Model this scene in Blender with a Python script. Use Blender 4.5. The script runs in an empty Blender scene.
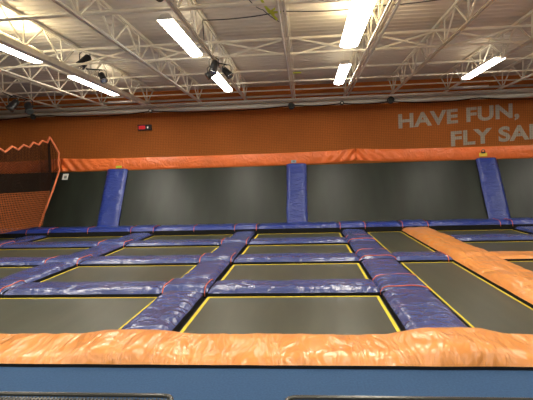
import bpy, math, random
from mathutils import Vector, Matrix, noise
random.seed(7)
SC = bpy.context.scene
COL = SC.collection

# ------------------------------------------------------------------ helpers
class MB:
    """collects geometry for ONE mesh object"""
    def __init__(s): s.v = []; s.f = []; s.m = []; s.sm = []
    def add(s, vs, fs, mi=0, smooth=False):
        b = len(s.v); s.v += [tuple(v) for v in vs]
        for f in fs: s.f.append([b + i for i in f]); s.m.append(mi); s.sm.append(smooth)
    def box(s, x0, x1, y0, y1, z0, z1, mi=0):
        v = [(x0,y0,z0),(x1,y0,z0),(x1,y1,z0),(x0,y1,z0),(x0,y0,z1),(x1,y0,z1),(x1,y1,z1),(x0,y1,z1)]
        s.add(v, [(0,3,2,1),(4,5,6,7),(0,1,5,4),(1,2,6,5),(2,3,7,6),(3,0,4,7)], mi)
    def bar(s, a, b, w, h=None, mi=0, up=(0,0,1)):
        h = h or w; a = Vector(a); b = Vector(b); d = (b-a).normalized(); u = Vector(up)
        if abs(d.dot(u)) > .95: u = Vector((0,1,0))
        r = d.cross(u).normalized(); u = r.cross(d)
        vs = []
        for p in (a, b):
            for i, j in ((-1,-1),(1,-1),(1,1),(-1,1)): vs.append(p + r*i*w/2 + u*j*h/2)
        s.add(vs, [(0,1,2,3),(7,6,5,4),(0,4,5,1),(1,5,6,2),(2,6,7,3),(3,7,4,0)], mi)
    def tube(s, pts, r, n=8, mi=0, cap=True):
        pts = [Vector(p) for p in pts]; rings = []; b = len(s.v); pu = None
        for i, p in enumerate(pts):
            d = (pts[min(i+1, len(pts)-1)] - pts[max(i-1, 0)]).normalized()
            u = pu if pu else (Vector((0,0,1)) if abs(d.z) < .9 else Vector((1,0,0)))
            u = (u - d*u.dot(d)).normalized(); pu = u; w = d.cross(u)
            rr = r[i] if isinstance(r, (list, tuple)) else r
            for k in range(n):
                a = 2*math.pi*k/n; s.v.append(tuple(p + (u*math.cos(a) + w*math.sin(a))*rr))
        for i in range(len(pts)-1):
            for k in range(n):
                s.f.append([b+i*n+k, b+i*n+(k+1) % n, b+(i+1)*n+(k+1) % n, b+(i+1)*n+k]); s.m.append(mi); s.sm.append(True)
        if cap:
            s.f.append([b+k for k in range(n)][::-1]); s.m.append(mi); s.sm.append(False)
            e = b+(len(pts)-1)*n; s.f.append([e+k for k in range(n)]); s.m.append(mi); s.sm.append(False)
    def build(s, name, mats, parent=None, loc=(0,0,0)):
        me = bpy.data.meshes.new(name); me.from_pydata(s.v, [], s.f)
        for m in (mats if isinstance(mats, (list, tuple)) else [mats]): me.materials.append(m)
        me.polygons.foreach_set('material_index', s.m); me.polygons.foreach_set('use_smooth', s.sm); me.update()
        o = bpy.data.objects.new(name, me); COL.objects.link(o); o.location = loc
        if parent: o.parent = parent
        return o

def tag(o, label, cat, group=None, kind=None):
    o['label'] = label; o['category'] = cat
    if group: o['group'] = group
    if kind: o['kind'] = kind
    return o
def thing(name, label, cat, loc=(0,0,0), group=None):
    o = bpy.data.objects.new(name, None); COL.objects.link(o); o.location = loc; o.empty_display_size = .1
    return tag(o, label, cat, group)
def struct(o): o['kind'] = 'structure'; return o

# ------------------------------------------------------------------ materials
def mat(name, col, rough=.5, spec=.5, metal=0, bump=None, var=None, coat=0):
    m = bpy.data.materials.new(name); m.use_nodes = True; nt = m.node_tree; b = nt.nodes['Principled BSDF']
    b.inputs['Base Color'].default_value = (*col, 1); b.inputs['Roughness'].default_value = rough
    b.inputs['Metallic'].default_value = metal; b.inputs['Specular IOR Level'].default_value = spec
    b.inputs['Coat Weight'].default_value = coat; b.inputs['Coat Roughness'].default_value = .2
    tc = nt.nodes.new('ShaderNodeTexCoord')
    def nz(scale, stretch, det=3):
        mp = nt.nodes.new('ShaderNodeMapping'); mp.inputs['Scale'].default_value = stretch
        nt.links.new(tc.outputs['Object'], mp.inputs['Vector'])
        n = nt.nodes.new('ShaderNodeTexNoise'); n.inputs['Scale'].default_value = scale; n.inputs['Detail'].default_value = det
        nt.links.new(mp.outputs[0], n.inputs['Vector']); return n
    if bump:
        n = nz(bump[0], bump[3] if len(bump) > 3 else (1,1,1)); bp = nt.nodes.new('ShaderNodeBump')
        if len(bump) > 4: n.inputs['Distortion'].default_value = bump[4]
        bp.inputs['Strength'].default_value = bump[1]; bp.inputs['Distance'].default_value = bump[2]
        nt.links.new(n.outputs['Fac'], bp.inputs['Height']); nt.links.new(bp.outputs[0], b.inputs['Normal'])
        if coat: nt.links.new(bp.outputs[0], b.inputs['Coat Normal'])
    if var:
        n = nz(var[0], var[2] if len(var) > 2 else (1,1,1), 4); mx = nt.nodes.new('ShaderNodeMix'); mx.data_type = 'RGBA'
        mr = nt.nodes.new('ShaderNodeMapRange'); mr.inputs[1].default_value = .3; mr.inputs[2].default_value = .7
        nt.links.new(n.outputs['Fac'], mr.inputs[0]); nt.links.new(mr.outputs[0], mx.inputs[0])
        mx.inputs[6].default_value = (*[c*(1-var[1]) for c in col], 1); mx.inputs[7].default_value = (*[min(1, c*(1+var[1])) for c in col], 1)
        nt.links.new(mx.outputs[2], b.inputs['Base Color'])
    return m
def emis(name, col, st):
    m = bpy.data.materials.new(name); m.use_nodes = True; b = m.node_tree.nodes['Principled BSDF']
    b.inputs['Base Color'].default_value = (.8,.8,.8,1); b.inputs['Emission Color'].default_value = (*col, 1)
    b.inputs['Emission Strength'].default_value = st; return m

M = {}
M['blue'] = mat('blue_vinyl', (.056,.078,.235), .27, .6, bump=(5, .7, .05, (1,1,1), .5), var=(3, .12), coat=.4)
M['wallblue'] = mat('royal_blue_vinyl', (.020,.045,.27), .28, .5, bump=(8, .8, .045, (.7,1,1.8), .6), var=(3, .1), coat=.4)
M['orange'] = mat('orange_vinyl', (.86,.335,.085), .28, .6, bump=(3.2, .75, .09, (1.6,.55,1), .7), var=(2.5, .08), coat=.25)
M['bandorange'] = mat('orange_banner_vinyl', (.80,.17,.035), .36, .5, bump=(4, .9, .04, (1,1,1), 1.6), var=(2, .1))
M['under'] = mat('black_backing', (.012,.012,.013), .8, .2)
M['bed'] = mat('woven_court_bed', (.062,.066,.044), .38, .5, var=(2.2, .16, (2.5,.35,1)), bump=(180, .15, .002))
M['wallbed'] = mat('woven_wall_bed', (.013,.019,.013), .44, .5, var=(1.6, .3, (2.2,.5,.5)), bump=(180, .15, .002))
M['yellow'] = mat('yellow_webbing', (.78,.62,.045), .6, .3)
M['piping'] = mat('orange_piping', (.80,.16,.06), .5, .4)
M['wall'] = mat('orange_wall_paint', (.62,.19,.038), .7, .25, var=(.7, .10))
M['sidewall'] = mat('tan_wall_paint', (.42,.36,.30), .8, .2, var=(.5, .06))
M['carpet'] = mat('blue_carpet', (.046,.096,.195), .95, .1, bump=(220, .5, .004), var=(60, .12))
M['slab'] = mat('black_subfloor', (.012,.012,.012), .9, .1, var=(3, .2))
M['deck'] = mat('painted_roof_deck', (.70,.64,.56), .65, .3, var=(.9, .08))
M['steel'] = mat('cream_painted_steel', (.86,.81,.68), .42, .4, var=(6, .08))
M['pipe'] = mat('pale_grey_pipe', (.74,.72,.64), .3, .5, var=(4, .08))
M['housing'] = mat('white_fixture_enamel', (.8,.78,.72), .4, .4)
M['tube'] = emis('lit_fluorescent_diffuser', (1,.93,.80), 26)
M['uplight'] = emis('lit_fluorescent_slot', (1,.88,.66), 4.5); M['bright_slot'] = emis('bright_fluorescent_slot', (1,.84,.52), 34)
M['black'] = mat('black_plastic', (.015,.015,.016), .4, .5)
M['lens'] = mat('dark_glass_lens', (.05,.06,.05), .08, .8)
M['chrome'] = mat('silver_reflector', (.7,.7,.68), .25, .5, 1)
M['net'] = mat('black_net_cord', (.03,.015,.010), .9, .1)
M['onet'] = mat('orange_net_cord', (.42,.12,.035), .8, .2)
M['rope'] = mat('orange_rope', (.92,.26,.11), .6, .3)
M['paper'] = mat('white_paper', (.75,.76,.72), .8, .2)
M['greymark'] = mat('grey_print', (.25,.28,.27), .8, .2)
M['letter'] = mat('pale_grey_paint', (.66,.60,.48), .7, .3, var=(5, .12))
M['red'] = emis('lit_red_panel', (1,.02,.03), .5); M['red'].node_tree.nodes['Principled BSDF'].inputs['Base Color'].default_value = (.1,.01,.01,1)
M['tagy'] = mat('yellow_tag', (.85,.62,.08), .6, .3)
M['tagg'] = mat('lime_tag', (.55,.62,.06), .6, .3)
M['tagb'] = mat('pale_blue_tag', (.30,.42,.50), .6, .3)
M['meshmetal'] = mat('black_coated_mesh', (.018,.018,.014), .3, .6)
M['rim'] = mat('black_coated_rim', (.05,.05,.042), .22, .7)

# ------------------------------------------------------------------ court grid (metres)
PITS = {'N': (-7.56,-6.98), 'A': (-4.63,-4.06), 'B': (-1.83,-1.31), 'C': (.91,1.49), 'D': (5.16,5.72)}
OR_ = (2.44, 3.10)
COLS = {'L': (-9.8,-7.6), '0': (-6.94,-4.68), '1': (-4.03,-1.86), '2': (-1.27,.89), '3': (1.54,2.42), '4': (3.14,5.12), '5': (5.76,7.9)}
ROWP = [(5.68,6.25), (7.77,8.36), (9.88,10.46), (11.95,12.45)]
ROWS = [(4.15,5.66), (6.27,7.75), (8.38,9.86), (10.48,11.85)]
COLN = {'L': 'beyond the divider net', '0': 'beside the net', '1': 'left column', '2': 'centre column', '3': 'narrow lane', '4': 'right of orange strip', '5': 'far right edge'}
ROWN = ['front row', 'second row', 'third row', 'back row']
CRN = ['nearest', 'second', 'third']

def cushion(x0, x1, y0, y1, z0, side, rise, along, seed, amp=.008, res=.035, bumps=(), edge_round=.10):
    """padded vinyl strip: black side band, inflated wrinkled cover"""
    mb = MB(); nx = max(6, int((x1-x0)/res)); ny = max(6, int((y1-y0)/res))
    L0, L1 = (x0, x1) if along == 'x' else (y0, y1)
    def prof(t):                                   # 0..1 across
        e = min(t, 1-t)*2
        return (1-(1-min(1, e/.55))**2.4)**.55
    vs = []
    for j in range(ny+1):
        for i in range(nx+1):
            x = x0+(x1-x0)*i/nx; y = y0+(y1-y0)*j/ny
            ta, tc = (i/nx, j/ny) if along == 'x' else (j/ny, i/nx)
            l = (x if along == 'x' else y); ee = min(l-L0, L1-l)/edge_round
            pe = 1 if ee >= 1 else (1-(1-max(ee, 0))**2)**.5
            p = prof(tc)*(.35+.65*pe)
            sx, sy = (2.6, 7) if along == 'y' else (7, 2.6)
            n1 = noise.noise(Vector((x*sx*.8+seed*3.1+y*1.5, y*sy*.8-x*2.0, seed)))
            n2 = noise.noise(Vector((x*sx*2+seed, y*sy*2+x*4, seed*2.3)))
            n0 = noise.noise(Vector((x*1.3, y*1.3, seed)))
            z = z0+side+rise*p+(amp*n1+amp*.5*n2)*min(1, p*1.3)+.016*n0*p
            for (bx, w, h) in bumps: z += h*math.exp(-((l-bx)/w)**4)*p
            wob = .008*noise.noise(Vector((l*2.5, seed, 5)))
            if along == 'x' and j in (0, ny): y += wob
            if along == 'y' and i in (0, nx): x += wob
            vs.append((x, y, z))
    fs = [(j*(nx+1)+i, j*(nx+1)+i+1, (j+1)*(nx+1)+i+1, (j+1)*(nx+1)+i) for j in range(ny) for i in range(nx)]
    mb.add(vs, fs, 0, True)
    per = [i for i in range(nx+1)] + [j*(nx+1)+nx for j in range(1, ny+1)] + [ny*(nx+1)+i for i in range(nx-1, -1, -1)] + [j*(nx+1) for j in range(ny-1, 0, -1)]
    b = len(mb.v); n = len(per)
    for k in per: mb.v.append(vs[k])
    for k in per: mb.v.append((vs[k][0], vs[k][1], z0))
    for k in range(n):
        mb.f.append([b+(k+1) % n, b+k, b+n+k, b+n+(k+1) % n]); mb.m.append(1); mb.sm.append(False)
    mb.f.append([b+n+k for k in range(n)]); mb.m.append(1); mb.sm.append(False)
    return mb, vs, nx, ny

def piping(parent, pts, r=.0065):
    mb = MB(); mb.tube(pts, r, 6); o = mb.build('piping', M['piping'], parent); o['label'] = 'orange piping'; return o
SEED = [0]
def pad(name, x0, x1, y0, y1, along, m, label, cat, group, z0=-.02, side=.055, rise=.06, amp=.008, pipes=(), bumps=(), res=.035):
    SEED[0] += 1
    mb, vs, nx, ny = cushion(x0, x1, y0, y1, z0, side, rise, along, SEED[0], amp, res, bumps)
    o = mb.build(name, [m, M['under']]); tag(o, label, cat, group)
    for (ax, pos) in pipes:
        pts = []
        if ax == 'x':
            i = max(1, min(nx-1, round((pos-x0)/(x1-x0)*nx)))
            idx = [j*(nx+1)+i for j in range(ny+1)]
        else:
            j = max(1, min(ny-1, round((pos-y0)/(y1-y0)*ny)))
            idx = [j*(nx+1)+i for i in range(nx+1)]
        for k in idx: pts.append(Vector(vs[k])+Vector((0,0,.004)))
        e0 = pts[0]+Vector((0,0,-.05)); e1 = pts[-1]+Vector((0,0,-.05))
        piping(o, [e0]+pts+[e1])
    return o

# setting ---------------------------------------------------------------
def plainbox(name, b, m):
    mb = MB(); mb.box(*b); return struct(mb.build(name, m))
plainbox('floor', (-12,12,-7,14.9,-.14,-.02), M['slab'])
def walkway():
    mb = MB(); mb.box(-12,12,-7,3.50,-.02,0); return mb.build('trim_1', M['carpet'])
w_ = struct(walkway()); w_['label'] = 'blue carpet walkway in front of the court'
wall_back = plainbox('wall_back', (-12,12,14.6,14.9,-.02,4.40), M['wall'])
plainbox('wall_left', (-12.2,-12,-7,14.9,-.14,4.4), M['sidewall'])
plainbox('wall_right', (12,12.2,-7,14.9,-.14,4.4), M['sidewall'])
plainbox('wall_front', (-12,12,-7.2,-7,-.14,4.4), M['sidewall'])
# corrugated deck
mb = MB(); zt = 4.32; vs = []; y = -7.; P = .2
prof = []
while y < 14.9:
    prof += [(y, 0), (y+.085, 0), (y+.105, .014), (y+.18, .014)]; y += P
for (yy, dz) in prof: vs += [(-12, yy, zt+dz), (12, yy, zt+dz)]
n = len(prof)
mb.add(vs, [(2*i, 2*i+2, 2*i+3, 2*i+1) for i in range(n-1)])
vs2 = [(a, b, zt+.12) for (a, b, c) in vs]
mb.add(vs2, [(2*i, 2*i+1, 2*i+3, 2*i+2) for i in range(n-1)])
struct(mb.build('ceiling', M['deck']))

# trampolines -------------------------------------------------------------
def trampoline(x0, x1, y0, y1, label, w=.021):
    cx, cy = (x0+x1)/2, (y0+y1)/2
    t = thing('trampoline', label, 'trampoline', (cx, cy, -.02), 'court trampolines')
    hx, hy = (x1-x0)/2, (y1-y0)/2
    m = MB(); m.box(-hx+.01, hx-.01, -hy+.01, hy-.01, 0, .02); m.build('jumping_bed', M['bed'], t)
    m = MB(); i = .022
    a, b = hx-i, hy-i
    m.box(-a, a, b-w, b, .02, .024); m.box(-a, a, -b, -b+w, .02, .024); m.box(-a, -a+w, -b+w, b-w, .02, .024); m.box(a-w, a, -b+w, b-w, .02, .024)
    o = m.build('border_stripe', M['yellow'], t); o['label'] = 'yellow webbing border'
    return t
for c, (x0, x1) in COLS.items():
    if c == '3':
        trampoline(x0, x1, ROWS[0][0], ROWS[1][1], 'long narrow dark trampoline bed between blue and orange strips, near half of the lane')
        trampoline(x0, x1, ROWS[2][0], ROWS[3][1], 'long narrow dark trampoline bed left of the orange strip, far half of the lane')
        continue
    for r, (y0, y1) in enumerate(ROWS):
        if c in 'L5' and r < 1: continue
        trampoline(x0, x1, y0, y1, 'dark woven trampoline bed with yellow border, %s, %s' % (COLN[c], ROWN[r]), .034 if c == '2' else .022)

# lengthwise pads -----------------------------------------------------------
SN = {'N': 'under the divider net', 'A': 'left of the left column', 'B': 'left of the centre column', 'C': 'right of the centre column', 'D': 'at the far right edge'}
GL = 'blue pads running lengthwise'; GJ = 'blue pads where strips cross'; GC = 'blue cross pads'
YS = [(4.14, 5.665), (6.265, 7.755), (8.375, 9.865), (10.475, 11.85)]
YC = [(4.14, 5.645), (6.355, 7.735), (8.465, 9.845), (10.565, 11.85)]
for s, (x0, x1) in PITS.items():
    for r, (y0, y1) in enumerate(YC if s == 'C' else YS):
        if s == 'N' and r < 1: continue
        rz = .06 if s in 'ABC' else .05
        pad('court_pad', x0, x1, y0, y1, 'y', M['blue'], 'lengthwise blue vinyl pad %s, %s' % (SN[s], ROWN[r]), 'pad', GL, rise=rz, amp=.012)
    for r, (y0, y1) in enumerate(ROWP[:3]):
        if s == 'N' and r < 0: continue
        if s == 'C':
            pad('junction_pad', x0-.01, x1+.01, y0-.03, y1+.10, 'y', M['blue'], 'blue seamed pad over the crossing right of the centre column, %s from front' % CRN[r], 'pad', GJ,
                side=.068, rise=.08, pipes=[('y', y0-.01), ('y', y1+.08)], amp=.012)
        else:
            pad('junction_pad', x0-.05, x1+.05, y0-.01, y1+.01, 'x', M['blue'], 'blue orange-seamed crossing pad %s, %s from front' % (SN[s], CRN[r]), 'pad', GJ,
                side=.068, rise=.08, pipes=[('x', x0-.03), ('x', x1+.03)], amp=.010)
# cross pads
SPAN = {'L': (-9.9,-7.615), '0': (-6.925,-4.685), '1': (-4.005,-1.885), '2': (-1.255,.895), '3': (1.505,2.415), '4': (3.14,5.105), '5': (5.775,8.0)}
for c, (x0, x1) in SPAN.items():
    for r, (y0, y1) in enumerate(ROWP[:3]):
        if c == '3' and r != 1: continue
        if c == '4' and r < 2:
            pad('cross_pad', x0, x1, y0, y1, 'x', M['orange'], 'orange vinyl cross pad branching right from the long orange strip, %s' % ('nearer one' if r == 0 else 'farther one'), 'pad', 'orange cross pads', rise=.045)
            continue
        pp = [('x', x1-.06)] if c == '3' else []
        lab = 'blue vinyl cross pad %s, %s from the front' % (COLN[c], CRN[r])
        if c == '3': lab = 'short blue vinyl cross pad across the narrow lane, touching the orange strip'
        pad('cross_pad', x0, x1, y0, y1, 'x', M['blue'], lab, 'pad', GC, pipes=pp, amp=.010)
# back row of pads at foot of the wall
BX = [('L', -10.5, -7.62, []), ('N', -7.62, -6.92, None), ('0', -6.92, -4.69, [-5.86]), ('A', -4.69, -4.0, None), ('1', -4.0, -1.89, [-2.95]), ('B', -1.89, -1.25, None),
      ('2', -1.25, .85, []), ('C', .85, 1.55, None), ('3', 1.55, 2.42, []), ('O', 2.42, 3.12, None), ('4', 3.12, 5.10, [4.86]), ('D', 5.10, 5.78, None), ('5', 5.78, 9.5, [])]
BN = {'L': 'beyond the divider net', '0': 'behind the column beside the net', '1': 'behind the left column', '2': 'behind the centre column', '3': 'behind the narrow lane', '4': 'behind the orange strip, right side', '5': 'at the far right edge'}
JN = dict(SN); JN['O'] = 'at the end of the orange strip'
for c, x0, x1, pp in BX:
    if pp is None:
        pad('junction_pad', x0, x1, 11.86, 12.45, 'x', M['wallblue'], 'blue orange-seamed junction pad at wall foot, %s' % JN[c], 'pad', 'blue junction pads at the wall foot', side=.15, rise=.115,
            pipes=[('x', x0+.03), ('x', x1-.03)], amp=.01)
    else:
        pad('wall_base_pad', x0, x1, 11.88, 12.44, 'x', M['wallblue'], 'blue pad at the foot of the black wall, %s' % BN[c], 'pad', 'blue pads at the wall foot', side=.15, rise=.105,
            pipes=[('x', q) for q in pp], amp=.01)
# orange strips
pad('orange_strip_pad', OR_[0]-.02, OR_[1]+.03, 4.14, 11.85, 'y', M['orange'], 'long orange vinyl strip running lengthwise between two right-hand rows', 'pad', None, side=.055, rise=.085, amp=.012, res=.04, bumps=[(8.06, .35, .035), (5.96, .35, .03), (10.16, .35, .03)])
pad('front_edge_pad', -9.5, 9.5, 3.50, 4.13, 'x', M['orange'], 'long orange vinyl pad along the front edge of the court', 'pad', None, z0=0, side=.028, rise=.062, amp=.008, res=.03,
    bumps=[(-1.57, .42, .05), (1.20, .42, .065), (2.74, .5, .03), (-4.35, .45, .04)])

# inclined trampoline wall -----------------------------------------------------
B0 = Vector((0, 12.46, .10)); T0 = Vector((0, 13.41, 1.79)); IN = (T0-B0); IL = IN.length; IU = IN.normalized()
NR = Vector((0, -IU.z, IU.y))                      # towards the camera
def on_wall(x, s, d): return Vector((x, 0, 0)) + B0 + IU*s + NR*d
def slab(mb, x0, x1, s0, s1, d0, d1, mi=0):
    c = [on_wall(x, s, d) for d in (d0, d1) for (x, s) in ((x0, s0), (x1, s0), (x1, s1), (x0, s1))]
    mb.add(c, [(0,3,2,1),(4,5,6,7),(0,1,5,4),(1,2,6,5),(2,3,7,6),(3,0,4,7)], mi)
WB = [(-10.6, -5.87, 'black inclined wall trampoline left of the left blue upright, behind the net'), (-5.23, -.53, 'black inclined wall trampoline between the left and middle blue uprights'),
      (.08, 4.81, 'black inclined wall trampoline between the middle and right blue uprights'), (5.40, 10.2, 'black inclined wall trampoline right of the right blue upright')]
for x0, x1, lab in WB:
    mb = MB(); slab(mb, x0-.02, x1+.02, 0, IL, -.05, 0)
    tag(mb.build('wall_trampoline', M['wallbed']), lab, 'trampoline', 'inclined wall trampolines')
def wall_pad(x0, x1, lab, lean):
    mb = MB(); nx, ns = 18, 60; vs = []
    for j in range(ns+1):
        for i in range(nx+1):
            t = i/nx; e = min(t, 1-t)*2; p = (1-(1-min(1, e/.5))**2.2)**.6
            s = IL*j/ns; x = x0+(x1-x0)*t + lean*(j/ns)
            d = .05+.055*p+.012*p*noise.noise(Vector((x*4+s*2, s*9, x0)))+.016*p*noise.noise(Vector((x*2, s*2.4, x0+4)))
            x += .012*noise.noise(Vector((s*3, x0, t)))
            vs.append(on_wall(x, s, d))
    b = [(j*(nx+1)+i, j*(nx+1)+i+1, (j+1)*(nx+1)+i+1, (j+1)*(nx+1)+i) for j in range(ns) for i in range(nx)]
    mb.add(vs, b, 0, True)
    for i0 in (0, nx):
        sd = [vs[j*(nx+1)+i0] for j in range(ns+1)]; bk = [v - NR*((v-B0).dot(NR)) - NR*.05 for v in sd]
        mb.add(sd+bk, [(j, j+1, ns+2+j, ns+1+j) if i0 else (j+1, j, ns+1+j, ns+2+j) for j in range(ns)], 1)
    for j0 in (0, ns):
        sd = [vs[j0*(nx+1)+i] for i in range(nx+1)]; bk = [v - NR*((v-B0).dot(NR)) - NR*.05 for v in sd]
        mb.add(sd+bk, [(i, i+1, nx+2+i, nx+1+i) for i in range(nx)], 1)
    return tag(mb.build('wall_pad', [M['wallblue'], M['under']]), lab, 'pad', 'blue upright pads on the wall')
wall_pad(-5.87, -5.24, 'blue vinyl upright pad on the black wall, left one by the white notice', 0)
wall_pad(-.51, .06, 'blue vinyl upright pad on the black wall, middle one below the pale blue tag', 0)
wall_pad(4.79, 5.35, 'blue vinyl upright pad on the black wall, right one below the yellow tag', 0)

# orange band on top of the wall
def band(x0, x1, lab, folds):
    mb = MB(); nx = int((x1-x0)/.03); nz_ = 12; vs = []
    for j in range(nz_+1):
        t = j/nz_
        for i in range(nx+1):
            x = x0+(x1-x0)*i/nx
            sag = -.018*math.sin(math.pi*i/nx)
            zb = 1.825+sag; ztp = 2.17+sag
            for (fx, sgn) in folds:
                q = abs(x-fx)
                zb += .07*math.exp(-q/.5) if fx > 0 else 0
                ztp += .05*math.exp(-q/.5)
            z = zb+(ztp-zb)*t
            d = .03*math.sin(math.pi*t)**.6+.010*noise.noise(Vector((x*1.6, z*6, 1)))
            for (fx, sgn) in folds:
                q = abs(x-fx); w = math.exp(-q/.55)
                d += .040*w*math.sin((x-fx)*sgn*22+t*6.5)
                d -= .05*math.exp(-(q/.035)**2)
            vs.append((x, 13.40+.02*t-d, z))
    fs = [(j*(nx+1)+i, j*(nx+1)+i+1, (j+1)*(nx+1)+i+1, (j+1)*(nx+1)+i) for j in range(nz_) for i in range(nx)]
    mb.add(vs, fs, 0, True)
    bk = [(v[0], 13.56, v[2]) for v in vs[-(nx+1):]]; bb = [(v[0], 13.56, v[2]) for v in vs[:nx+1]]
    mb.add(vs[-(nx+1):]+bk, [(i, i+1, nx+2+i, nx+1+i) for i in range(nx)], 0)
    mb.add(vs[:nx+1]+bb, [(i+1, i, nx+1+i, nx+2+i) for i in range(nx)], 0)
    mb.add(bk+bb, [(i, i+1, nx+2+i, nx+1+i) for i in range(nx)], 0)
    return tag(mb.build('top_band_pad', M['bandorange']), lab, 'pad', 'orange band sections above the wall')
band(-10.6, -7.37, 'orange band section left of the divider net, above the black wall', [(-7.37, -1)])
band(-7.33, 1.475, 'long orange band section between the net and the centre joint', [(-7.33, 1), (1.475, -1)])
band(1.495, 10.2, 'orange band section right of the centre joint, under the lettering', [(1.495, 1)])

# tags on the band and notice on the wall
def plate(name, label, cat, x, y, z, w, h, m, extra=None, tilt=None):
    t = thing(name, label, cat, (x, y, z))
    mb = MB(); mb.box(-w/2, w/2, -.006, .006, -h/2, h/2); mb.build('plate', m, t)
    if extra: extra(t)
    if tilt: t.rotation_euler.x = tilt
    return t
def padlock(t):
    mb = MB(); mb.tube([(-.04,-.012,.06),(-.04,-.012,.11),(-.02,-.012,.135),(.02,-.012,.135),(.04,-.012,.11),(.04,-.012,.06)], .012, 6)
    mb.box(-.055, .055, -.02, -.008, .035, .075); mb.build('black_symbol', M['black'], t)
plate('yellow_tag', 'yellow tag with black mark on the orange band above right upright', 'tag', 4.98, 13.34, 1.93, .21, .10, M['tagy'], padlock)
plate('lime_tag', 'small lime tag on orange band above the left blue upright', 'tag', -5.51, 13.34, 1.90, .17, .06, M['tagg'])
def bluem(t):
    mb = MB(); mb.box(-.03, .03, -.012, -.006, -.02, .03); mb.build('dark_print', M['greymark'], t)
plate('pale_blue_tag', 'small pale blue tag on orange band above the middle upright', 'tag', -.30, 13.34, 1.90, .14, .08, M['tagb'], bluem)
def mark(t):
    mb = MB(); mb.box(-.03, .05, -.010, -.006, -.06, .03); o = mb.build('printed_mark', M['greymark'], t)
pw = on_wall(-7.16, 1.76, .03)
plate('paper_notice', 'small white paper notice with grey print on the black wall', 'notice', pw.x, pw.y, pw.z, .17, .2, M['paper'], mark, -math.atan2(IU.y, IU.z))

# lettering on the back wall
def words(txt, x, z, capx, h, name):
    cu = bpy.data.curves.new(name, 'FONT'); cu.body = txt; cu.size = 1; cu.extrude = .004; cu.offset = .034; cu.space_character = 1.04
    ob = bpy.data.objects.new('tmp', cu); COL.objects.link(ob); bpy.context.view_layer.update()
    dg = bpy.context.evaluated_depsgraph_get(); me = bpy.data.meshes.new_from_object(ob.evaluated_get(dg))
    bpy.data.objects.remove(ob)
    xs = [v.co.x for v in me.vertices]; ys = [v.co.y for v in me.vertices if v.co.y >= -.001]
    x0 = min(xs); sx = capx/(max(xs)-x0); sy = h/max(ys); a = math.radians(3.4)
    for v in me.vertices:
        X = (v.co.x-x0)*sx; Y = v.co.y*sy; v.co = (x+X*math.cos(a)-Y*math.sin(a)*.3, 14.59-v.co.z-.001, z+X*math.sin(a)+Y*math.cos(a))
    me.materials.clear(); me.materials.append(M['letter'])
    o = bpy.data.objects.new(name, me); COL.objects.link(o); o.parent = wall_back; o['label'] = 'pale grey lettering %s' % txt
    return o
words('HAVE FUN,', 2.93, 2.87, 3.58, .42, 'lettering')
words('FLY SAFE', 4.50, 2.27, 3.02, .44, 'lettering')

# red lit sign on the back wall
t = thing('lit_sign', 'small black box with glowing red panel on the orange wall', 'sign', (-5.08, 14.58, 3.17))
mb = MB(); mb.box(-.22, .22, -.10, .02, -.09, .09); mb.build('case', M['black'], t)
mb = MB(); mb.box(-.18, .03, -.112, -.10, -.055, .055); o = mb.build('lit_panel', M['red'], t); o['label'] = 'glowing red panel'
mb = MB(); mb.tube([(.12,-.10,0), (.12,-.13,0)], [.045,.035], 12); mb.build('lamp_head', M['chrome'], t)

# nets -------------------------------------------------------------------------
def net_mesh(path_lo, path_hi, u_n, v_n, r):
    """cords between two edge curves (functions of u in 0..1)"""
    mb = MB()
    def P(u, v): a = path_lo(u); b = path_hi(u); return a+(b-a)*v
    for i in range(u_n+1):
        u = i/u_n; mb.tube([P(u, 0), P(u, .5), P(u, 1)], r, 3, cap=False)
    for j in range(v_n+1):
        v = j/v_n; mb.tube([P(k/40, v) for k in range(41)], r, 3, cap=False)
    return mb
# net hung in front of the orange wall
kn = [-11.8, -8.25, -7.86, -4.55, -.25, 1.13, 2.52, 5.0, 8.0, 11.8]
def top_z(x):
    z = 3.56
    for a, b in zip(kn, kn[1:]):
        if a <= x <= b:
            q = (x-a)/(b-a); z -= .09*4*q*(1-q)*(min(1, (b-a)/3))
    return z
lo = lambda u: Vector((-11.8+23.6*u, 13.66, 2.2)); hi = lambda u: Vector((-11.8+23.6*u, 13.70, top_z(-11.8+23.6*u)))
bn = thing('wall_net', 'wide black safety net hung over the orange wall above the band', 'net')
net_mesh(lo, hi, 470, 27, .0019).build('mesh', M['net'], bn)
mb = MB(); mb.tube([hi(k/160) for k in range(161)], .017, 6); mb.build('edge_rope', M['net'], bn)
# divider net running towards the viewer
XN = -7.50
zig = [(0,148.6),(4.5,151),(11,145.3),(17,148.6),(22.5,143.5),(28,145.3),(31.5,140.3),(37,142),(41.7,137.5),(47.3,139),(50.7,133.5)]
from_zig = [(10.86,2.36),(11.05,2.29),(11.35,2.45),(11.6,2.38),(11.85,2.52),(12.1,2.47),(12.3,2.62),(12.55,2.57),(12.75,2.70),(13.0,2.66),(13.14,2.84)]
edge = [Vector((XN, y_, z_)) for y_, z_ in from_zig]
pre = []; yy = 10.62; zz = 2.41
while yy > 7.5:
    pre.append(Vector((XN, yy, zz))); yy -= .24; pre.append(Vector((XN, yy, zz-.09))); yy -= .26; zz -= .012
edge = pre[::-1]+edge
def hi2(u):
    y_ = 7.6+(13.14-7.6)*u
    for a, b in zip(edge, edge[1:]):
        if a.y <= y_ <= b.y: return a.lerp(b, (y_-a.y)/max(1e-6, b.y-a.y))
    return edge[-1] if y_ > 13 else edge[0]
def lo2(u):
    y_ = 7.6+(13.14-7.6)*u
    return Vector((XN, y_, .29 if y_ < 12.42 else .29+(y_-12.42)*1.75))
dn = thing('divider_net', 'tall dark divider net with scalloped orange top rope, at left', 'net', (0,0,0))
NETMB = net_mesh(lo2, hi2, 120, 55, .006)
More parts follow.
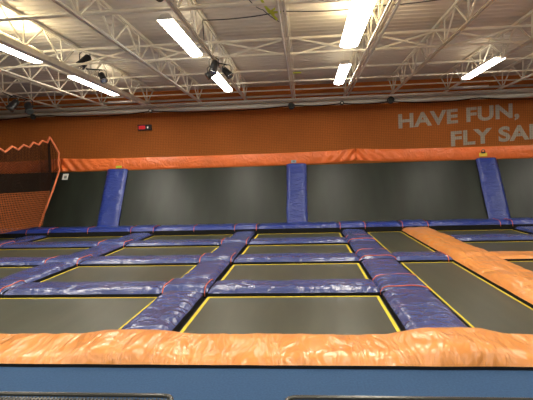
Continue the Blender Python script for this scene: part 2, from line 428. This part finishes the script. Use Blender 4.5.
sr = [on_wall(XN, .06, .16), on_wall(-7.46, .6, .14), on_wall(-7.38, 1.3, .13), on_wall(-7.34, IL+.02, .12), Vector((-7.31, 13.28, 2.36)), Vector((-7.40, 13.22, 2.60)), edge[-1]]
def at_z(z):
    for a, b in zip(sr, sr[1:]):
        if a.z <= z <= b.z: return a.lerp(b, (z-a.z)/(b.z-a.z))
    return sr[-1]
g0, g1 = lo2(1), hi2(1)
for k in range(1, 46):
    p = g0.lerp(g1, k/46); q = at_z(p.z); NETMB.tube([p, q], .006, 3, cap=False)
for w_ in (.3, .6, .9):
    NETMB.tube([g0.lerp(g1, k/30).lerp(at_z(g0.lerp(g1, k/30).z), w_) for k in range(31)], .006, 3, cap=False)
NETMB.build('mesh', M['net'], dn)
mb = MB(); mb.tube(edge, .030, 8); o = mb.build('top_rope', M['rope'], dn); o['label'] = 'scalloped orange top rope'
e0 = on_wall(XN, .06, .16); e1 = on_wall(-7.34, IL+.02, .12)
mb = MB(); mb.tube([edge[-1], Vector((-7.40, 13.22, 2.60)), Vector((-7.31, 13.28, 2.36)), e1+Vector((0,-.05,.22)), e1, on_wall(-7.38, 1.3, .13), on_wall(-7.46, .6, .14), e0], .028, 8)
o = mb.build('side_rope', M['rope'], dn); o['label'] = 'orange side rope along the wall edge'
# lower orange net
ln = thing('orange_net', 'low orange netting in front of the black wall, at left edge', 'net', (0,0,0))
lo3 = lambda u: Vector((XN+.08, 8.0+4.38*u, .29)); hi3 = lambda u: Vector((XN+.08, 8.0+4.86*u, 1.24))
net_mesh(lo3, hi3, 74, 17, .0075).build('mesh', M['onet'], ln)

# roof steel -------------------------------------------------------------------
JX = [-10.55, -9.05, -7.55, -6.07, -4.66, -3.10, -1.70, -.24, 1.23, 2.60, 4.12, 5.62, 7.1, 8.6]
ORD = ['first', 'second', 'third', 'fourth', 'fifth', 'sixth', 'seventh', 'eighth', 'ninth', 'tenth', 'eleventh', 'twelfth', 'thirteenth', 'fourteenth']
ZB, ZT = 3.80, 4.265
def joist_protos():
    y0, y1, N = -6.8, 14.3, 1.22
    tc = MB(); tc.box(-.042, -.010, y0, y1, ZT, ZT+.045); tc.box(.010, .042, y0, y1, ZT, ZT+.045)
    bc = MB(); bc.box(-.036, -.010, y0+.3, y1-.1, ZB-.016, ZB+.016); bc.box(.010, .036, y0+.3, y1-.1, ZB-.016, ZB+.016)
    web = MB(); pts = []; nodes = []; y = y0+.3
    while y < y1:
        pts += [(0, y, ZT+.01)]; 
        if y+N/2 < y1: pts += [(0, y+N/2, ZB)]; nodes.append(y+N/2)
        y += N
    for a, b in zip(pts, pts[1:]): web.bar(a, b, .026, .026)
    st = MB(); st.bar((0, 0, ZB), (0, 0, ZT+.01), .022, .022)
    return tc, bc, web, st, nodes
tc, bc, web, st, nodes = joist_protos()
P_ = {}
for i, x in enumerate(JX):
    j = thing('roof_joist', 'cream steel roof joist running lengthwise, %s from the left' % ORD[i], 'joist', (x, 0, 0), 'lengthwise roof joists')
    if i == 0:
        P_['top_chord'] = tc.build('top_chord', M['steel'], j); P_['bottom_chord'] = bc.build('bottom_chord', M['steel'], j); P_['web_rod'] = web.build('web_rod', M['steel'], j)
        P_['s'] = st.build('web_strut', M['steel'], j, (0, nodes[0], 0)); o0 = P_['s']
        for yn in nodes[1:]:
            c = o0.copy(); COL.objects.link(c); c.parent = j; c.location = (0, yn, 0)
    else:
        for k in ('top_chord', 'bottom_chord', 'web_rod'):
            c = P_[k].copy(); COL.objects.link(c); c.parent = j
        for yn in nodes:
            c = o0.copy(); COL.objects.link(c); c.parent = j; c.location = (0, yn, 0)
BR = [3.8, 6.4, 9.0, 11.6]
BRN = ['overhead near the viewer', 'nearest in view', 'second in view', 'third in view']
for k, y in enumerate(BR):
    for nm, z, w in (('upper', 4.13, .04), ('lower', 3.845, .034)):
        mb = MB(); mb.bar((-10.8, y, z), (8.9, y, z), w, w)
        tag(mb.build('bridging_bar', M['steel']), '%s cream crosswise bridging bar between the joists, %s' % (nm, BRN[k]), 'steel bar', 'crosswise bridging bars')
bay = 0
for a, b in zip(JX[2:], JX[3:-1]):
    bay += 1
    t = thing('cross_brace', 'cream X brace between two roof joists, %s bay from the left' % ORD[bay-1], 'brace', ((a+b)/2, 9.075, ZB), 'X braces between joists')
    h = (b-a)/2-.03
    for s in (-1, 1):
        mb = MB(); mb.bar((-h*s, .025*s, .02), (h*s, .025*s, .36), .032, .032); mb.build('diagonal_bar', M['steel'], t)
# crosswise conduit under the deck and pipes along the back
def xpipe(name, x0, x1, y, z, r, m, lab, cat='pipe'):
    mb = MB(); mb.tube([(x0, y, z), ((x0+x1)/2, y, z), (x1, y, z)], r, 12); return tag(mb.build(name, m), lab, cat)
xpipe('conduit', -10.8, 9, 7.35, 4.24, .018, M['steel'], 'thin crosswise conduit just under the roof deck, near the viewer')
xpipe('wall_pipe', -11.9, 11.9, 13.86, 3.60, .062, M['pipe'], 'thick pale pipe along the top of the wall net')
xpipe('wall_pipe', -11.9, 11.9, 14.10, 3.74, .040, M['pipe'], 'slim pale pipe just above the thick wall pipe')
xpipe('wall_pipe', -11.9, 11.9, 13.55, 3.715, .028, M['pipe'], 'narrow pale pipe in front of the other wall pipes')
xpipe('wall_pipe', -11.9, 11.9, 14.45, 3.98, .035, M['pipe'], 'pale pipe high on the orange wall, near the roof deck')
xpipe('wall_pipe', -11.9, 11.9, 13.1, 3.91, .018, M['steel'], 'thin cream rod crossing the joists near the wall')
xpipe('pipe_glint', -5.60, -4.74, 13.0, 3.755, .03, M['housing'], 'short white bar standing in for a pipe reflection above the red lit sign')  # bright reflection on the pipes, put in as a white bar
xpipe('pipe_glint', 4.1, 5.0, 13.0, 3.755, .03, M['housing'], 'short white bar standing in for a pipe reflection above the painted lettering')  # second pipe reflection, likewise modelled as white geometry
# sprinkler line on hangers hung beside a joist (shiny)
mb = MB(); mb.tube([(1.33,-6,3.80),(1.33,5,3.80),(1.33,14.2,3.80)], .026, 10); tag(mb.build('sprinkler_pipe', M['pipe']), 'shiny pipe running lengthwise beside the bright centre light', 'pipe')
mb = MB(); mb.tube([(-3.0,6.75,3.76),(-3.0,10,3.76),(-3.0,14,3.76)], .014, 10); tag(mb.build('sprinkler_pipe', M['pipe']), 'shiny pipe running lengthwise between the left and middle lights', 'pipe')
mb = MB(); mb.tube([(-.30,-6,3.77),(-.30,5,3.77),(-.30,13.8,3.77)], .016, 10); tag(mb.build('sprinkler_pipe', M['pipe']), 'lengthwise pipe overhead left of the bright centre light', 'pipe')

mb = MB(); mb.box(-4.73,-4.60,5.6,13.4,3.70,3.775); tag(mb.build('cable_trough', M['steel']), 'wide cream steel channel running lengthwise beside the left ceiling lights', 'channel')
# light fixtures -----------------------------------------------------------------
FX = [(-4.97, 6.30, 2.15, 'leftmost, nearer, cut by the left edge'), (-4.97, 9.9, 2.15, 'left, farther one behind the thick joist'),
      (-1.98, 6.72, 1.97, 'left of centre, nearer one'), (-1.98, 10.15, 2.2, 'left of centre, farther one beside black stage light'),
      (.86, 6.10, 2.5, 'right of centre, nearer and brightest'), (.93, 10.05, 2.0, 'right of centre, farther one'),
      (4.12, 10.1, 2.0, 'far right, lone one over the lettering')]
OFF = [(x, y) for x in (-7.9, -4.97, -1.98, .90, 4.1, 7.4) for y in (-3.6, -.2, 2.7)] + [(4.75, 5.6), (7.6, 6.3), (7.6, 9.9), (-8.3, 6.3)]
def fixture(x, y, L, lab, bright=False, wd=1.0):
    t = thing('ceiling_light', lab, 'ceiling light', (x, y+L/2, 3.83), 'fluorescent ceiling lights')
    h = L/2
    mb = MB(); mb.add([(-.115,-h,.0),(.115,-h,.0),(.06,-h,.09),(-.06,-h,.09),(-.115,h,.0),(.115,h,.0),(.06,h,.09),(-.06,h,.09)],
                      [(0,1,2,3),(7,6,5,4),(1,5,6,2),(4,0,3,7),(3,2,6,7),(0,4,5,1)]); mb.build('housing', M['housing'], t)
    mb = MB(); n = 8; vs = []
    for e in (-h+.01, h-.01):
        for k in range(n+1):
            a = math.pi*k/n; vs.append((-.112*math.cos(a), e, -.045*math.sin(a)-.001))
    mb.add(vs, [(k, k+1, n+2+k, n+1+k) for k in range(n)]+[tuple(range(n+1))[::-1], tuple(range(n+1, 2*n+2)), (0, n+1, 2*n+1, n)], 0, False)
    o = mb.build('diffuser', M['tube'], t); o['label'] = 'glowing white diffuser'
    mb = MB(); mb.box(-.05, .05, -h*.8, h*.8, .091, .096); mb.build('uplight_slot', M['bright_slot'] if bright else M['uplight'], t)
    for ch in t.children: ch.scale = (wd, 1, 1.6 if x == -4.97 and wd > 1 else 1)
    for e in (-h*.6, h*.6):
        mb = MB(); mb.bar((0, e, .09), (0, e, .49), .008); mb.build('hanger', M['steel'], t)
    return t
for x, y, L, lab in FX: fixture(x, y, L, 'lit long fluorescent ceiling light, '+lab, y < 6.4, 1.75 if x < -4 else 1.45 if x == .86 else 1.05)
for k, (x, y) in enumerate(OFF):
    fixture(x, y, 2.3, 'fluorescent ceiling light beyond the edges of the picture')['group'] = 'lights beyond the picture edges'

# stage lights, cameras, hanging bits ----------------------------------------------
def ell(mb, c, r, n=12, mm=8, mi=0):
    c = Vector(c); pts = []; 
    for j in range(mm+1):
        a = math.pi*j/mm
        for i in range(n): b = 2*math.pi*i/n; pts.append(c+Vector((r[0]*math.sin(a)*math.cos(b), r[1]*math.sin(a)*math.sin(b), r[2]*math.cos(a))))
    mb.add(pts, [(j*n+i, j*n+(i+1) % n, (j+1)*n+(i+1) % n, (j+1)*n+i) for j in range(mm) for i in range(n)], mi, True)
def stage_light(x, y, z, lab, aim=(0,-.4,-1), s=1.0, two=False):
    jx = min(JX, key=lambda q: abs(q-x))
    t = thing('stage_light', lab, 'stage light', (x, y, z), 'black stage lights under the roof')
    d = Vector(aim).normalized()
    mb = MB(); c = Vector((0,0,0)); mb.tube([c-d*.16*s, c-d*.13*s, c, c+d*.12*s, c+d*.17*s], [.05*s,.085*s,.095*s,.10*s,.115*s], 16); mb.build('lamp_head', M['black'], t)
    mb = MB(); mb.tube([c+d*.172*s, c+d*.178*s], [.10*s,.08*s], 16); mb.build('lens', M['chrome'] if two else M['lens'], t)
    mb = MB(); w = .125*s; mb.tube([(-w,0,0),(-w,0,.16*s),(-w*.5,0,.21*s),(w*.5,0,.21*s),(w,0,.16*s),(w,0,0)], .012*s, 6); mb.bar((0,0,.21*s),(jx-x,0,max(.24*s+.02, ZB-z)),.025); mb.build('yoke', M['black'], t)
    return t
stage_light(-1.70, 8.95, 3.66, 'black stage light between the two lights left of centre, topmost head', (-.2,-.3,-1), .75, True)
stage_light(-1.50, 9.25, 3.60, 'black stage light beside the lights left of centre, lower right head', (.7,-.3,-.8), .7, True)
stage_light(-1.82, 9.30, 3.60, 'black stage light beside the lights left of centre, lower left head', (-.9,-.3,-.6), .7, True)
stage_light(-4.46, 9.30, 3.98, 'black stage light above the left farther ceiling light', (-.5,-.5,-.8), .9, True)
stage_light(-4.30, 9.75, 3.74, 'small silver stage light above the left farther ceiling light', (.5,-.5,-.8), .7, True)
stage_light(-7.25, 11.12, 3.47, 'black stage light under the far left joist, left one of pair', (-.4,-.5,-.8), .95)
stage_light(-7.10, 11.52, 3.46, 'black stage light under the far left joist, right one of pair', (.4,-.5,-.8), .95)
stage_light(-1.84, 6.1, 3.94, 'black stage light near the top of the frame above the nearer light', (0,-.6,-.5), .55)
def wall_cam(x, z, lab, r=.075, white=False):
    t = thing('pulley', lab, 'pulley', (x, 13.60, z), 'round black fittings on the net pipe')
    mb = MB(); mb.tube([(0,-.05,0),(0,-.045,0),(0,.035,0),(0,.04,0)], [r*.8,r,r,r*.8], 18); mb.build('wheel', M['black'], t)
    mb = MB(); mb.tube([(0,-.075,0),(0,-.05,0)], [r*.35,r*.5], 12); mb.build('hub', M['housing'] if white else M['lens'], t)
    mb = MB(); mb.bar((0,.0,r*.8),(0,.215,3.62-z),.03); mb.build('bracket', M['steel'], t)
for x, z, lab, r, w in [(-.33, 3.53, 'large black round fitting under the pipe above the middle upright', .10, False), (2.52, 3.58, 'black round fitting under the pipe left of the lettering', .10, False),
                        (1.13, 3.55, 'small fitting with pale hub right of the middle upright', .06, True), (-4.55, 3.55, 'small fitting with pale hub near the red sign', .06, True),
                        (-8.25, 3.52, 'dark round fitting under the pipe near the left edge', .08, False)]:
    wall_cam(x, z, lab, r, w)
def cable(pts, lab, r=.008, sag=.05, m=None):
    out = []
    for a, b in zip(pts, pts[1:]):
        for k in range(12):
            q = k/12; p = Vector(a).lerp(Vector(b), q); p.z -= sag*4*q*(1-q)*(Vector(b)-Vector(a)).length/2; out.append(p)
    out.append(Vector(pts[-1])); mb = MB(); mb.tube(out, r, 5); return tag(mb.build('cable', m or M['black']), lab, 'cable')
cable([(-1.66,7.9,3.86),(-1.64,7.75,4.14),(-.28,7.6,4.16),(1.25,7.6,4.16),(2.6,7.3,4.16),(4.1,7.0,4.18),(5.6,6.8,4.2)], 'black cable drooping crosswise between the joists under the deck', .009, .05)
cable([(-1.75,6.15,4.05),(-.9,6.3,3.98),(-.26,6.0,4.15),(.8,6.1,4.18)], 'black cable looping at the top of the frame', .008, .12)
cable([(-.26,6.05,3.9),(-.7,6.4,3.92),(-.55,6.9,3.95),(-.28,7.2,3.84)], 'short black cable hanging by the yellow strap', .007, .1)
mb = MB()
for a, b in (((-.55,6.55,3.98),(-.44,6.6,3.80)),((-.44,6.6,3.80),(-.36,6.62,3.86)),((-.5,6.56,3.88),(-.37,6.58,3.76)),((-.44,6.6,3.82),(-.33,6.62,3.70)), ((-.40,6.6,3.80),(-.27,6.6,3.80))): mb.bar(a, b, .035, .02)
tag(mb.build('strap', M['tagg']), 'crumpled yellow strap hanging from the roof joist near the top', 'strap')
mb = MB(); mb.bar((-.22,10.6,3.82),(-.02,10.6,3.825),.05,.03); tag(mb.build('strap', M['tagg']), 'small yellow clip lying on a joist below the strap', 'clip')

# mesh benches at the bottom of the frame ---------------------------------------------
def bench(x0, x1, lab):
    t = thing('mesh_bench', lab, 'bench', ((x0+x1)/2, 1.93, 0), 'black mesh benches'); hw = (x1-x0)/2; hd = .20; z = .45
    mb = MB(); k = -hw+.03
    while k < hw-.02: mb.box(k, k+.008, -hd+.02, hd-.02, z-.014, z-.002); k += .0185
    k = -hd+.03
    while k < hd-.02: mb.box(-hw+.02, hw-.02, k, k+.006, z-.012, z-.003); k += .022
    mb.build('mesh_seat', M['meshmetal'], t)
    pts = []; R = .05
    for cx, cy, a0 in ((hw-R, hd-R, 0), (-hw+R, hd-R, 90), (-hw+R, -hd+R, 180), (hw-R, -hd+R, 270)):
        for q in range(5): a = math.radians(a0+q*22.5); pts.append((cx+R*math.cos(a), cy+R*math.sin(a), z))
    pts.append(pts[0]); mb = MB(); mb.tube(pts, .011, 8, cap=False); mb.build('rim', M['rim'], t)
    for sx in (-1, 1):
        mb = MB(); x = sx*(hw-.3); mb.tube([(x,-hd+.02,.0),(x,-hd+.02,.38),(x,-hd+.06,.43),(x,hd-.06,.43),(x,hd-.02,.38),(x,hd-.02,0)], .018, 8); mb.build('leg', M['rim'], t)
    return t
bench(-2.60, -.655, 'black mesh bench at the bottom left, only its far edge showing')
bench(-.11, 1.9, 'black mesh bench at the bottom right, only its far edge showing')

# ------------------------------------------------------------------ camera
yaw, pitch, roll, F = 8.37e-2, -5.18e-2, 2.825e-2, 460.
cy, sy, cp, sp = math.cos(yaw), math.sin(yaw), math.cos(pitch), math.sin(pitch)
f = Vector((-sy*cp, cy*cp, sp)); r = Vector((cy, sy, 0)); u = r.cross(f)
c, s = math.cos(roll), math.sin(roll); r2 = r*c-u*s; u2 = r*s+u*c
cam = bpy.data.cameras.new('camera'); co = bpy.data.objects.new('camera', cam); COL.objects.link(co)
mt = Matrix((r2, u2, -f)).transposed().to_4x4(); mt.translation = (0, 0, 1.5); co.matrix_world = mt
cam.sensor_width = 36; cam.lens = F/533*36; cam.clip_start = .05
SC.camera = co
w = bpy.data.worlds.new('world'); SC.world = w; w.use_nodes = True
w.node_tree.nodes['Background'].inputs[0].default_value = (.5,.5,.5,1); w.node_tree.nodes['Background'].inputs[1].default_value = .05
vs_ = SC.view_settings; vs_.view_transform = 'Standard'; vs_.look = 'None'; vs_.gamma = 1; vs_.use_curve_mapping = False; vs_.exposure = 0.12
